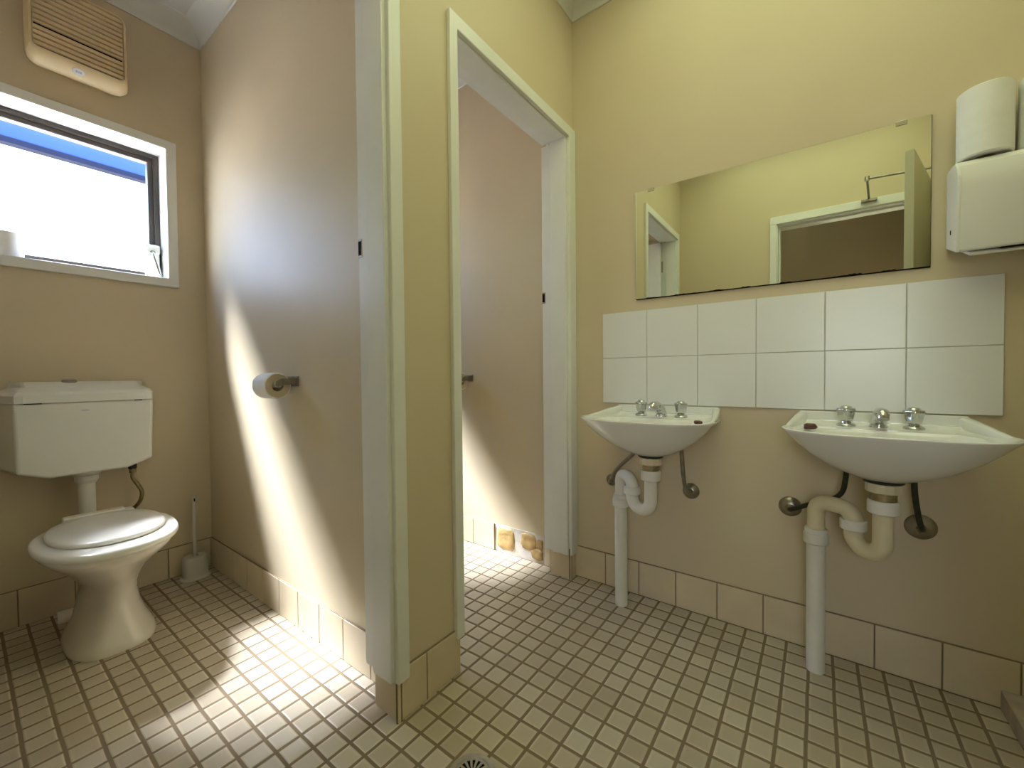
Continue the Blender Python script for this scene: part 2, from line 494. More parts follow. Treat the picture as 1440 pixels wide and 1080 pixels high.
# ------------------------------------------------------------------ door frames of the cubicles
def cubicle_door(name, op, label, archR, archL, leaf=None):
    r = empty(name, ((op[0]+op[1])/2, YD0, 0)); struct(r, label, 'doorway')
    ya, yb = YD0, YD1+0.034
    yr = 0.088           # rebate starts here
    zb = 0.118
    rb = 0.012
    # jamb profiles with a rebate for the door on the inside, in plan
    for side, xf, sg in (('r', op[1], 1), ('l', op[0], -1)):
        bm = bmesh.new()
        prism(bm, [(xf, ya-0.001), (xf+sg*J, ya-0.001), (xf+sg*J, yb), (xf+sg*rb, yb), (xf+sg*rb, yr), (xf, yr)], 'z', zb, ZH)
        obj('jamb', bm, M_trim, r, bevel=0.0025)
    bm = bmesh.new()
    prism(bm, [(ya-0.001, ZH), (ya-0.001, ZH+J), (yb, ZH+J), (yb, ZH+rb), (yr, ZH+rb), (yr, ZH)], 'x', op[0]-J, op[1]+J)
    obj('jamb_head', bm, M_trim, r, bevel=0.0025)
    # architraves: front (viewer side) and inside
    za = 2.0935
    yf = YD0-0.016
    for nm, y0, y1 in (('architrave', yf, YD0), ('architrave_inside', YD1, YD1+0.014)):
        o0, o1 = archL[0], archR[1]
        i0, i1 = archL[1], archR[0]
        if nm == 'architrave_inside': i0, i1 = op[0]-0.0225, op[1]+0.0225; o0, o1 = op[0]-0.055, min(op[1]+0.05, archR[1]-0.0)
        if nm == 'architrave_inside': o1 = archR[2]
        zi = 2.0465 if nm == 'architrave' else ZH+J+0.0005
        bm = bmesh.new()
        A = [(o0, zb), (i0, zb), (i0, zi), (i1, zi), (i1, zb-0.004), (o1, zb-0.004), (o1, za), (o0, za)]
        P0 = [bm.verts.new((x, y0, z)) for x, z in A]; P1 = [bm.verts.new((x, y1, z)) for x, z in A]
        quads = [(0, 1, 2, 7), (2, 3, 6, 7), (3, 4, 5, 6)]
        for q in quads:
            bm.faces.new([P0[i] for i in q]); bm.faces.new([P1[i] for i in q][::-1])
        for i in range(8): bm.faces.new((P0[i], P0[(i+1) % 8], P1[(i+1) % 8], P1[i]))
        obj(nm, bm, M_trim, r, bevel=0.003)
    # strike plate with dark slot on the rebate
    bm = bmesh.new(); xr = op[1]+rb
    box(bm, xr-0.0015, xr+0.001, yr+0.034, yr+0.051, 1.30, 1.352)
    sp = obj('strike_plate', bm, M_dullmetal, r)
    bm = bmesh.new(); box(bm, xr-0.0022, xr-0.001, yr+0.037, yr+0.050, 1.306, 1.346)
    obj('bolt_slot', bm, M_dark, sp)
    if leaf:
        ang = math.radians(leaf)
        w, t = 0.70, 0.035
        c, s = math.cos(ang), math.sin(ang)
        hx, hy = op[0]-rb+0.008, yr+0.03
        def tr(p): return (hx + p[0]*c - p[1]*s, hy + p[0]*s + p[1]*c, p[2])
        bm = bmesh.new(); v = box(bm, 0.004, w, -t, 0, 0.12, ZH-0.004)
        for q in bm.verts: q.co = tr(q.co)
        lf = obj('door_leaf', bm, M_trim, r, bevel=0.002)
        for z in (0.35, 1.80):
            bm = bmesh.new(); cyl(bm, tr((0, 0.004, z)), tr((0, 0.004, z+0.09)), 0.006)
            obj('hinge', bm, M_dullmetal, lf, smooth=True)
        bm = bmesh.new()
        for sgn in (0.0,):
            cyl(bm, tr((w-0.06, sgn, 1.0)), tr((w-0.06, sgn+0.045, 1.0)), 0.011)
            lathe(bm, [(0.012, -0.03), (0.024, -0.012), (0.024, 0.012), (0.012, 0.03)], tr((w-0.06, sgn+(0.04 if sgn == 0 else 0.005), 1.0)), 'y', 18)
        obj('door_knob', bm, M_chrome, lf, smooth=True)
    return r
cubicle_door('door_2', OP2, 'white painted frame of the doorway to the far cubicle', (-0.062, -0.002, -0.0005), (-0.822, -0.787))
cubicle_door('door_1', OP1, 'white painted frame of the doorway to the toilet cubicle on the left', (-1.051, -1.011, XP0-0.0005), (-1.825, -1.787), leaf=88)

# ------------------------------------------------------------------ entry door (behind the viewer, seen in the mirror)
r = empty('door_3', (XL, (EN[0]+EN[1])/2, 0)); struct(r, 'entry doorway reflected in the mirror, door standing open', 'doorway')
for y, sg in ((EN[0], -1), (EN[1], 1)):
    bm = bmesh.new(); y0, y1 = sorted((y, y+sg*J)); box(bm, XL-0.115, XL+0.001, y0, y1, 0, ZH)
    y0, y1 = sorted((y, y-sg*0.012)); box(bm, XL-0.115, XL-0.04, y0, y1, 0, ZH-0.012)
    obj('jamb', bm, M_trim, r, bevel=0.002)
bm = bmesh.new(); box(bm, XL-0.115, XL+0.001, EN[0]-J, EN[1]+J, ZH, ZH+J); box(bm, XL-0.115, XL-0.04, EN[0], EN[1], ZH-0.012, ZH)
obj('jamb_head', bm, M_trim, r, bevel=0.002)
bm = bmesh.new()
yi0, yi1, yo0, yo1, zi, zo = EN[0]-0.008, EN[1]+0.008, EN[0]-0.058, EN[1]+0.05, ZH+0.008, ZH+0.062
box(bm, XL, XL+0.016, yo0, yi0, 0.0, zi); box(bm, XL, XL+0.016, yi1, yo1, 0.0, zi); box(bm, XL, XL+0.016, yo0, yo1, zi, zo)
obj('architrave', bm, M_trim, r, bevel=0.003)
hx, hy = XL+0.004, EN[0]+0.004
ex, ey = -1.06, -1.262
dv = Vector((ex-hx, ey-hy, 0)); Ld = dv.length; dv.normalize(); nv = Vector((-dv.y, dv.x, 0))
def eb(bm, a0, a1, n0, n1, z0, z1):
    v = box(bm, a0, a1, n0, n1, z0, z1)
    for q in v:
        p = Vector((hx, hy, 0)) + dv*q.co.x + nv*q.co.y; q.co = (p.x, p.y, q.co.z)
bm = bmesh.new(); eb(bm, 0.0, Ld, -0.035, 0.0, 0.01, ZH-0.004)
lf = obj('door_leaf', bm, M_door, r, bevel=0.002)
bm = bmesh.new(); eb(bm, 0.10, 0.34, -0.085, -0.035, ZH-0.085, ZH-0.025)
clo = obj('door_closer', bm, M_dullmetal, lf, bevel=0.006)
pivot = Vector((hx, hy, 0)) + dv*0.26 - nv*0.06
elbow = Vector((-1.66, -1.165, ZH+0.115)); shoe = Vector((XL+0.03, -1.19, ZH+0.05))
bm = bmesh.new(); cyl(bm, (pivot.x, pivot.y, ZH-0.03), (pivot.x, pivot.y, ZH+0.09), 0.009)
tube(bm, [(pivot.x, pivot.y, ZH+0.085), elbow], 0.007); tube(bm, [elbow, shoe], 0.0065)
cyl(bm, elbow-Vector((0, 0, .012)), elbow+Vector((0, 0, .012)), 0.013)
obj('closer_arm', bm, M_dullmetal, clo, smooth=True)
bm = bmesh.new(); box(bm, XL+0.016, XL+0.045, shoe.y-0.04, shoe.y+0.04, ZH+0.038, ZH+0.052)
obj('closer_shoe', bm, M_dullmetal, clo)

# ------------------------------------------------------------------ windows
def window(name, x0, x1, label, handle=True):
    r = empty(name, ((x0+x1)/2, YW, WZ[0])); struct(r, label, 'window')
    z0, z1 = WZ
    yf = YW-0.014
    a = 0.040
    bm = bmesh.new()
    def frame(bm, xa, xb, za, zb, w, ya, yb, wb=None):
        wb = w if wb is None else wb
        A = [(xa, za), (xb, za), (xb, zb), (xa, zb)]; B = [(xa+w, za+wb), (xb-w, za+wb), (xb-w, zb-w), (xa+w, zb-w)]
        vs = [[bm.verts.new((p[0], y, p[1])) for p in R] for y in (ya, yb) for R in (A, B)]
        for i in range(4):
            k = (i+1) % 4
            bm.faces.new((vs[0][i], vs[0][k], vs[1][k], vs[1][i])); bm.faces.new((vs[2][i], vs[3][i], vs[3][k], vs[2][k]))
            bm.faces.new((vs[0][i], vs[2][i], vs[2][k], vs[0][k])); bm.faces.new((vs[1][i], vs[1][k], vs[3][k], vs[3][i]))
    frame(bm, x0-a, x1+a, z0-a, z1+a, a, yf, YW)
    obj('architrave', bm, M_trim, r, bevel=0.003)
    bm = bmesh.new(); frame(bm, x0-0.018, x1+0.018, z0-0.018, z1+0.018, 0.018, YW-0.004, 1.70)
    obj('reveal', bm, M_trim, r, bevel=0.002)
    bm = bmesh.new(); frame(bm, x0, x1, z0+0.0, z1, 0.020, 1.672, 1.735, 0.018); 
    obj('frame', bm, M_bronze, r, bevel=0.002)
    bm = bmesh.new(); frame(bm, x0+0.014, x1-0.014, z0+0.012, z1-0.014, 0.026, 1.684, 1.722)
    obj('sash', bm, M_bronze, r, bevel=0.002)
    bm = bmesh.new(); box(bm, x0+0.036, x1-0.036, 1.703, 1.707, z0+0.034, z1-0.036)
    obj('pane', bm, M_glass, r)
    # white winder box with a lever in the lower right corner
    if handle:
        bm = bmesh.new()
        xh = x1-0.012
        box(bm, xh-0.048, xh, 1.64, 1.684, z0+0.001, z0+0.165)
        box(bm, xh-0.052, xh+0.002, 1.634, 1.684, z0+0.125, z0+0.165)
        wd = obj('winder', bm, M_plastic, r, bevel=0.006)
        bm = bmesh.new()
        tube(bm, smooth_path([(xh-0.030, 1.630, z0+0.128), (xh-0.026, 1.612, z0+0.10), (xh-0.014, 1.606, z0+0.045), (xh-0.006, 1.612, z0+0.010)]), 0.0075)
        lathe(bm, [(0.010, -0.012), (0.011, 0.012)], (xh-0.030, 1.634, z0+0.125), 'y', 18)
        obj('winder_lever', bm, M_chrome, wd, smooth=True)
    return r
window('window_1', WIN[0][0], WIN[0][1], 'white framed high window above the toilet')
window('window_2', WIN[1][0], WIN[1][1], 'white framed high window of the far cubicle')

r = empty('added_window', (-3.25, (HW[0]+HW[1])/2, HW[2])); struct(r, 'low hallway window added beyond the entry door to light the sink wall', 'window')  # made-up window, lets daylight through the entry onto the sink wall
bm = bmesh.new()
for q in ((HW[0], HW[0]+.04, HW[2], HW[3]), (HW[1]-.04, HW[1], HW[2], HW[3]), (HW[0]+.04, HW[1]-.04, HW[2], HW[2]+.04), (HW[0]+.04, HW[1]-.04, HW[3]-.04, HW[3])):
    box(bm, -3.28, -3.22, *q)
obj('frame', bm, M_trim, r)
bm = bmesh.new(); box(bm, -3.253, -3.249, HW[0]+.04, HW[1]-.04, HW[2]+.04, HW[3]-.04)
obj('pane', bm, M_tint, r)

# ------------------------------------------------------------------ outside
bm = bmesh.new(); box(bm, -30, 30, YWO, 40, -0.4, -0.3)
struct(obj('ground', bm, M_ground), 'pale ground outside the window', 'ground')
r = empty('carport_roof', (0, 6, 3.45)); thing(r, 'blue metal roof edge with dark gutter beyond the window', 'roof')
bm = bmesh.new()
prism(bm, [(6.0, 3.53), (6.0, 4.22), (7.2, 4.80), (7.2, 4.15)], 'x', -9, 9)
obj('roof_sheet', bm, M_blue, r)
bm = bmesh.new(); box(bm, -9, 9, 5.97, 6.08, 3.475, 3.535)
obj('gutter', bm, M_gutter, r)
for px in (-8.6, 8.6):
    bm = bmesh.new(); box(bm, px-.06, px+.06, 6.5, 6.62, -0.3, 3.80)
    obj('post', bm, M_dark, r)

bm = bmesh.new(); box(bm, -30, -3.3, -20, YWO, -0.4, -0.3)  # unseen dark ground, added to cut light rising into the hallway window
struct(obj('lawn_blocker', bm, mat('added_dark_lawn', (0.10, 0.10, 0.05), 0.95, var=0.3, scale=3)), 'lawn added outside the hallway window to cut light from below', 'ground')

# ------------------------------------------------------------------ unseen ceiling panel added to light the wash room from above
r = empty('added_light_panel', (-0.95, -0.80, ZC)); thing(r, 'large unseen panel added on the ceiling to light the wash area', 'ceiling light')
px0, px1, py0, py1 = -1.74, -0.16, -1.48, -0.27
bm = bmesh.new()
for q in ((px0-.03, px1+.03, py0-.03, py0), (px0-.03, px1+.03, py1, py1+.03), (px0-.03, px0, py0, py1), (px1, px1+.03, py0, py1)):
    box(bm, *q, ZC-0.022, ZC)
box(bm, (px0+px1)/2-.012, (px0+px1)/2+.012, py0, py1, ZC-0.02, ZC)
obj('panel_frame', bm, M_trim, r, bevel=0.002)
bm = bmesh.new(); box(bm, px0, px1, py0, py1, ZC-0.012, ZC-0.006)
obj('panel_diffuser', bm, added_light_mat(), r)

# small unseen round lamp added to brighten the hallway
r = empty('added_hall_lamp', (-2.55, -0.6, ZC)); thing(r, 'unseen round lamp added to brighten the hallway beyond the entry door', 'ceiling light')
bm = bmesh.new(); lathe(bm, [(0.13, 0), (0.13, -0.03)], r.location, n=32)
obj('lamp_base', bm, M_trim, r, smooth=True)
bm = bmesh.new(); lathe(bm, [(0.12, -0.03), (0.11, -0.06), (0.07, -0.08), (0.004, -0.086)], r.location, n=32)
obj('lamp_diffuser', bm, added_light_mat(3.0), r, smooth=True)

# ------------------------------------------------------------------ splashback
bm = bmesh.new()
T = 0.2
box(bm, -0.0055, 0.0, -0.1429-6*T, -0.1429, 0.8305, 0.8305+2*T, 1)
for i in range(6):
    for j in range(2):
        box(bm, -0.008, -0.0004, -0.1429-T*(i+1)+0.0012, -0.1429-T*i-0.0012, 0.8305+T*j+0.0012, 0.8305+T*(j+1)-0.0012, 0)
o = obj('tile_splashback', bm, [M_white_tile, M_grout_pale], bevel=0.0012)
thing(o, 'white square tile splashback of two rows above the basins', 'splashback')

# ------------------------------------------------------------------ mirror
r = empty('wall_mirror', (0, -0.745, 1.5)); thing(r, 'frameless landscape wall mirror above the white tiles', 'mirror')
bm = bmesh.new()
cs = [(-0.2965, 1.7285), (-1.1925, 1.7205), (-1.1925, 1.2735), (-0.2985, 1.2785)]
A = [bm.verts.new((-0.0095, y, z)) for y, z in cs]; B = [bm.verts.new((-0.0045, y, z)) for y, z in cs]
bm.faces.new(A)
for i in range(4): bm.faces.new((A[i], A[(i+1) % 4], B[(i+1) % 4], B[i]))
bm.faces.new(B[::-1])
for f in bm.faces: f.material_index = 0 if f == bm.faces[:][0] else 1
obj('mirror_glass', bm, [M_mirror, M_dark], r)
bm = bmesh.new()
B2 = [(y + (0.002 if i in (0, 3) else -0.002), z + (0.0022 if i < 2 else -0.0028)) for i, (y, z) in enumerate(cs)]
A = [bm.verts.new((-0.0044, y, z)) for y, z in B2]; B = [bm.verts.new((0.0, y, z)) for y, z in B2]
bm.faces.new(A); bm.faces.new(B[::-1])
for i in range(4): bm.faces.new((A[i], A[(i+1) % 4], B[(i+1) % 4], B[i]))
obj('mirror_backing', bm, M_dark, r)
for y, z in ((-0.362, 1.7285), (-1.127, 1.7215)):
    bm = bmesh.new(); box(bm, -0.0125, -0.0098, y-0.013, y+0.013, z-0.009, z+0.003); box(bm, -0.0125, -0.001, y-0.013, y+0.013, z+0.0015, z+0.004)
    obj('mirror_clip', bm, M_chrome, r, bevel=0.0008)
# chipped silvering along the lower edge
rnd = random.Random(12)
for i in range(9):
    t0 = (i+rnd.random())/9; y = cs[3][0] + (cs[2][0]-cs[3][0])*(0.02+0.96*t0); z = cs[3][1] + (cs[2][1]-cs[3][1])*t0
    w, h = rnd.uniform(.02, .06), rnd.uniform(.0012, .0035)
    if t0 > 0.8: h *= 1.6
    n = 7
    pts = [(y-w/2+w*q/(n-1), z+(h*rnd.uniform(.3, 1) if 0 < q < n-1 else 0)) for q in range(n)]
    bm = bmesh.new()
    A = [bm.verts.new((-0.0098, a, b_)) for a, b_ in pts]; bm.faces.new(A)
    B = [bm.verts.new((-0.0102, a, b_)) for a, b_ in pts]; bm.faces.new(B[::-1])
    for q in range(n): bm.faces.new((A[q], A[(q+1) % n], B[(q+1) % n], B[q]))
    obj('edge_chip', bm, M_dark, r)

# ------------------------------------------------------------------ wash basins
ZR = 0.800    # rim
def basin(yc, label, first=None):
    r = empty('wash_basin', (0, yc, 0.80)); thing(r, label, 'basin', 'wall hung wash basins')
    # plan outline of the rim: back at the wall, arms widening, bowed front. local v = y offset, x towards viewer negative
    def outline(back_w, side_w, xs, xf, n=14, x0=-0.002):
        pts = [(x0, back_w), (x0-0.06, back_w+(side_w-back_w)*0.25), (xs*0.55, back_w+(side_w-back_w)*0.62), (xs*0.82, side_w-0.006)]
        # rounded corner then bowed front (half)
        c = []
        for i in range(n+1):
            a = PI/2*i/n
            q = 0.62
            c.append((xs*0.90 + (xf-xs*0.90)*math.sin(a)**(1.0/0.95) if False else xs*0.90+(xf-xs*0.90)*math.sin(a), side_w*math.cos(a)**q))
        half = pts + c
        full = half + [(x, -v) for x, v in reversed(half[:-1])]
        return full
    O = outline(0.205, 0.236, -0.31, -0.425)
    n = len(O)
    cx = -0.205
    def ring(sx, sv, z, xc=cx, dx=0.0, keep=0.0):
        """outline scaled about (xc,0); keep = pull of back points towards the wall"""
        out = []
        for x, v in O:
            X = xc + (x-xc)*sx + dx; V = v*sv
            out.append((X, yc+V, z))
        return out
    bm = bmesh.new()
    def bring(f, z, back):
        """under-bowl ring: shrink the outline to fraction f about the waste, back edge at x=back"""
        out = []
        for x, v in O:
            V = v*f
            if x > cx: X = cx + (x-cx)/(0-cx)*(back-cx)
            else: X = cx + (x-cx)*f
            # round the plan as it shrinks
            k = 1-f
            d = math.hypot((X-cx)/0.215, V/0.236) + 1e-6
            tgt = f
            X2 = cx + (X-cx)*(tgt/d)*1.0 if X < cx else X; V2 = V*(tgt/d)
            if X > cx and back > -0.05: V2 = V*(1-0.15*k)
            out.append((X+(X2-X)*k, yc+V+(V2-V)*k, z))
        return out
    rings = [
        bring(0.16, 0.655, -0.165), bring(0.24, 0.658, -0.15), bring(0.42, 0.676, -0.11), bring(0.60, 0.700, -0.07), bring(0.76, 0.730, -0.03),
        bring(0.89, 0.763, -0.003), bring(0.965, 0.786, -0.001), ring(0.995, 0.995, ZR-0.006, dx=0), ring(1.0, 1.0, ZR-0.002), ring(0.992, 0.992, ZR), ]
    # shelf ring just inside the rim then the bowl
    def inner(f, z, xb, xff, vw, p=2.6):
        """inner bowl ring sampled at same count: xb back, xff front, half width vw"""
        out = []
        xc = (xb+xff)/2; hx_ = (xb-xff)/2
        for i, (x, v) in enumerate(O):
            a = math.atan2(v/0.236, (x-(-0.215))/0.215)
            c, s = math.cos(a), math.sin(a)
            X = xc + math.copysign(abs(c)**(2/p), c)*hx_; V = math.copysign(abs(s)**(2/p), s)*vw
            out.append((X, yc+V, z))
        return out
    rings += [inner(1, ZR-0.001, -0.022, -0.408, 0.222, 4.2), inner(1, ZR-0.006, -0.026, -0.402, 0.214, 4.0), inner(1, ZR-0.010, -0.030, -0.396, 0.206, 3.6),
              inner(1, ZR-0.012, -0.145, -0.388, 0.185, 3.2), inner(1, ZR-0.02, -0.150, -0.384, 0.180, 3.0), inner(1, ZR-0.07, -0.158, -0.36, 0.155, 2.6),
              inner(1, ZR-0.115, -0.165, -0.31, 0.10, 2.2), inner(1, ZR-0.130, -0.18, -0.24, 0.035, 2.0)]
    loft(bm, rings)
    # raised upstand at the back with sloping ends
    P = [(0.203, ZR-0.03), (0.203, 0.822), (0.196, 0.828), (-0.196, 0.828), (-0.203, 0.822), (-0.203, ZR-0.03)]
    prism(bm, [(yc+a, z) for a, z in P], 'x', -0.026, -0.0005)
    o = obj('bowl', bm, M_ceramic, r, smooth=True, angle=0.75, bevel=0.003)
    # side arms: raised lips falling from the upstand to the rim
    for sg in (1, -1):
        bm = bmesh.new()
        rr = []
        for t, xx, vv, zz, w in ((0, -0.002, 0.190, 0.827, .026), (0.35, -0.09, 0.203, 0.818, .022), (0.7, -0.19, 0.216, 0.807, .016), (1.0, -0.27, 0.224, 0.800, .010)):
            rr.append([(xx, yc+sg*(vv+w*0.55), ZR-0.012), (xx, yc+sg*(vv+w*0.5), zz-0.003), (xx, yc+sg*(vv+w*0.30), zz), (xx, yc+sg*(vv-w*0.30), zz), (xx, yc+sg*(vv-w*0.6), zz-0.004), (xx, yc+sg*(vv-w*0.75), ZR-0.012)])
        loft(bm, rr)
        obj('side_lip', bm, M_ceramic, r, smooth=True, angle=0.9)
    # taps
    for v, nm in ((0.0775, 'hot_tap'), (-0.0775, 'cold_tap')):
        c = (-0.083, yc+v, ZR-0.011)
        bm = bmesh.new()
        lathe(bm, [(0.0245, 0), (0.0245, 0.005), (0.021, 0.009), (0.014, 0.012), (0.013, 0.016)], c, n=28)
        tb = obj(nm, bm, M_chrome, r, smooth=True)
        bm = bmesh.new()
        # fluted four-lobed handle
        prof = [(0.013, 0.014), (0.018, 0.020), (0.0205, 0.032), (0.0235, 0.046), (0.0245, 0.052), (0.023, 0.056), (0.015, 0.058), (0.014, 0.061), (0.011, 0.0635), (0.004, 0.0645)]
        rings_ = []
        for q, (rad, h) in enumerate(prof):
            amp = 0.17 if q < 6 else 0.0
            rings_.append([(c[0]+rad*(1-amp*(0.5-0.5*math.cos(4*a)))*math.cos(a), c[1]+rad*(1-amp*(0.5-0.5*math.cos(4*a)))*math.sin(a), c[2]+h) for a in [2*PI*i/40 for i in range(40)]])
        loft(bm, rings_)
        obj('handle', bm, M_chrome, tb, smooth=True, angle=0.9)
    # spout
    bm = bmesh.new()
    c = Vector((-0.072, yc, ZR-0.011))
    path = smooth_path([c, c+Vector((-0.004, 0, 0.018)), c+Vector((-0.030, 0, 0.036)), c+Vector((-0.075, 0, 0.048)), c+Vector((-0.108, 0, 0.047)), c+Vector((-0.116, 0, 0.034))], 6)
    rr = [0.021, 0.0208, 0.0205, 0.0202, 0.02, 0.02] + [0.0195]*6 + [0.018]*6 + [0.016]*6 + [0.014]*7
    tube(bm, path, (rr+[0.0135]*40)[:len(path)], 20)
    lathe(bm, [(0.023, 0), (0.023, 0.004), (0.019, 0.008)], c, n=24)
    obj('spout', bm, M_chrome, r, smooth=True, angle=0.9)
    # black sealing ring below
    bm = bmesh.new(); lathe(bm, [(0.043, 0), (0.046, 0.003), (0.046, 0.006), (0.042, 0.009)], (cx, yc, 0.648), n=32)
    obj('seal_ring', bm, M_black, r, smooth=True)
    return r
b1 = basin(-0.422, 'white wall hung basin nearer the far cubicle doorway, left of the two')
b2 = basin(-1.074, 'white wall hung basin below the right half of the tiles, larger looking of the two')

# soap scraps
def soap(x, y, z, s, label, seed):
    bm = bmesh.new(); rnd = random.Random(seed)
    rings = []
    for h, f in ((0, .8), (.35, 1), (.75, .95), (1, .6)):
        rings.append([(x+s*f*math.cos(a)*rnd.uniform(.8, 1.1), y+s*1.25*f*math.sin(a)*rnd.uniform(.8, 1.1), z+h*s*1.1) for a in [2*PI*i/9 for i in range(9)]])
    loft(bm, rings)
    return thing(obj('soap_scrap', bm, M_soap, bevel=0.001), label, 'soap')
soap(-0.262, -0.600, ZR-0.012, 0.011, 'small brown soap scrap in the right corner of the left basin', 2)
soap(-0.215, -0.906, ZR-0.012, 0.015, 'brown soap scrap on the left corner ledge of the right basin', 5)

# ------------------------------------------------------------------ waste traps
def trap(yc, riser, down, pm, label, ztop=0.548, zbot=0.437):
    r = empty('waste_trap', (down[0], down[1], 0)); thing(r, label, 'waste pipe', 'waste traps under the basins')
    R = 0.0235
    tail = Vector((-0.205, yc, 0)); ri = Vector((riser[0], riser[1], 0)); dn = Vector((down[0], down[1], 0))
    # chromed / plastic waste nut
    bm = bmesh.new(); lathe(bm, [(0.037, 0.620), (0.040, 0.623), (0.040, 0.645), (0.037, 0.648)], (tail.x, tail.y, 0), n=12)
    obj('waste_nut', bm, M_pvc_old, r, bevel=0.001)
    bm = bmesh.new(); lathe(bm, [(0.030, 0.596), (0.030, 0.622)], (tail.x, tail.y, 0), n=28)
    obj('waste_thread', bm, M_brass, r, smooth=True)
    bm = bmesh.new(); lathe(bm, [(0.033, 0.560), (0.0355, 0.563), (0.0355, 0.594), (0.033, 0.598)], (tail.x, tail.y, 0), n=20)
    obj('union_nut', bm, M_pvc, r, smooth=True, bevel=0.001)
    # U bend: tail down, round, up to riser
    bm = bmesh.new()
    mid = (tail+ri)/2; h = (tail-ri).length/2; u = (tail-ri).normalized()
    zb = zbot+h
    path = [Vector((tail.x, tail.y, 0.60)), Vector((tail.x, tail.y, zb+0.02))]
    path += arc((mid.x, mid.y, zb), u, (0, 0, 1), h, 0, -PI, 16)
    path += [Vector((ri.x, ri.y, zb+0.02)), Vector((ri.x, ri.y, 0.50))]
    tube(bm, path, R, 22)
    obj('u_bend', bm, pm, r, smooth=True)
    # collar on the riser
    bm = bmesh.new(); lathe(bm, [(0.030, 0.488), (0.033, 0.491), (0.033, 0.516), (0.030, 0.519)], (ri.x, ri.y, 0), n=24)
    obj('union_nut', bm, M_pvc, r, smooth=True, bevel=0.001)
    bm = bmesh.new()
    u2 = (dn-ri).normalized(); L = (dn-ri).length; rb = min(L/2, 0.034)
    path = [Vector((ri.x, ri.y, 0.50)), Vector((ri.x, ri.y, ztop-rb-0.004))]
    c1 = Vector((ri.x, ri.y, ztop-rb)) + u2*rb
    path += arc(c1, -u2, (0, 0, 1), rb, 0, PI/2, 8)
    c2 = Vector((dn.x, dn.y, ztop-rb)) - u2*rb
    path += arc(c2, (0, 0, 1), u2, rb, 0, PI/2, 8)
    path += [Vector((dn.x, dn.y, ztop-rb-0.01)), Vector((dn.x, dn.y, 0.43))]
    Q = [path[0]]
    for p in path[1:]:
        if (p-Q[-1]).length > 1e-4: Q.append(p)
    tube(bm, Q, R, 22)
    obj('outlet_bend', bm, pm, r, smooth=True)
    bm = bmesh.new(); lathe(bm, [(0.030, 0.412), (0.034, 0.415), (0.034, 0.444), (0.0305, 0.448), (0.0305, 0.460), (0.027, 0.462)], (dn.x, dn.y, 0), n=28)
    obj('coupling', bm, M_pvc, r, smooth=True, bevel=0.001)
    bm = bmesh.new(); lathe(bm, [(0.0255, 0.0), (0.0255, 0.42)], (dn.x, dn.y, 0), n=28)
    obj('down_pipe', bm, M_pvc, r, smooth=True)
    return r
trap(-0.422, (-0.172, -0.338), (-0.117, -0.270), M_pvc, 'white plastic waste trap under the left basin')
trap(-1.074, (-0.160, -1.012), (-0.120, -0.922), M_pvc_old, 'yellowed plastic waste trap under the right basin')

# ------------------------------------------------------------------ water supply pipes
def supply(y, z, pts, label, m, fr=0.034):
    r = empty('supply_pipe', (0, y, z)); thing(r, label, 'water pipe', 'supply pipes under the basins')
    bm = bmesh.new(); lathe(bm, [(fr, 0.0), (fr*0.97, -0.005), (fr*0.80, -0.011), (fr*0.5, -0.015), (0.013, -0.017)], (0.0, y, z), 'x', 32)
    obj('wall_flange', bm, M_dullmetal, r, smooth=True)
    bm = bmesh.new(); lathe(bm, [(0.0135, -0.01), (0.0135, -0.030), (0.011, -0.034)], (0, y, z), 'x', 6)
    obj('pipe_nut', bm, M_brass, r)
    bm = bmesh.new(); tube(bm, smooth_path([(-0.020, y, z)]+pts), 0.0075, 14)
    obj('pipe', bm, m, r, smooth=True)
    return r
M_pipe_dark = mat('tarnished_pipe', (0.045, 0.05, 0.035), 0.38, metal=0.5, var=0.3, scale=50)
supply(-0.182, 0.484, [(-0.040, -0.190, 0.490), (-0.065, -0.235, 0.555), (-0.080, -0.320, 0.640), (-0.083, -0.3445, 0.70)], 'dull metal supply pipe at the left side of the left basin', M_dullmetal, 0.026)
supply(-0.517, 0.487, [(-0.045, -0.513, 0.492), (-0.056, -0.506, 0.525), (-0.070, -0.502, 0.600), (-0.083, -0.4995, 0.705)], 'dull metal supply pipe at the right side of the left basin', M_dullmetal, 0.032)
supply(-0.848, 0.485, [(-0.045, -0.853, 0.487), (-0.058, -0.900, 0.515), (-0.072, -0.978, 0.560), (-0.083, -0.9965, 0.62), (-0.083, -0.9965, 0.705)], 'tarnished green supply pipe at the left side of the right basin', M_pipe_dark, 0.035)
supply(-1.180, 0.482, [(-0.042, -1.178, 0.486), (-0.058, -1.168, 0.52), (-0.075, -1.156, 0.60), (-0.083, -1.1515, 0.705)], 'blackened supply pipe at the right side of the right basin', M_pipe_dark, 0.038)

# ------------------------------------------------------------------ paper dispenser and paper rolls
r = empty('paper_dispenser', (0, -1.36, 1.30)); thing(r, 'white wall mounted paper towel dispenser right of the mirror', 'dispenser')
dy0, dy1 = -1.226, -1.52
bm = bmesh.new()
body = [(0.0, 1.318), (0.0, 1.539), (-0.022, 1.5385), (-0.060, 1.5365), (-0.098, 1.531), (-0.117, 1.513), (-0.1255, 1.482), (-0.127, 1.45), (-0.118, 1.33), (-0.111, 1.286), (-0.104, 1.285), (-0.05, 1.302)]
prism(bm, body, 'y', dy0-0.0, dy1)
obj('cover', bm, M_disp, r, smooth=True, angle=0.5, bevel=0.004)
bm = bmesh.new()
prism(bm, [(-0.001, 1.304), (-0.098, 1.272), (-0.101, 1.277), (-0.096, 1.283), (-0.001, 1.312)], 'y', dy0-0.03, dy1+0.004)
obj('lower_lip', bm, M_disp, r, bevel=0.002)
bm = bmesh.new()
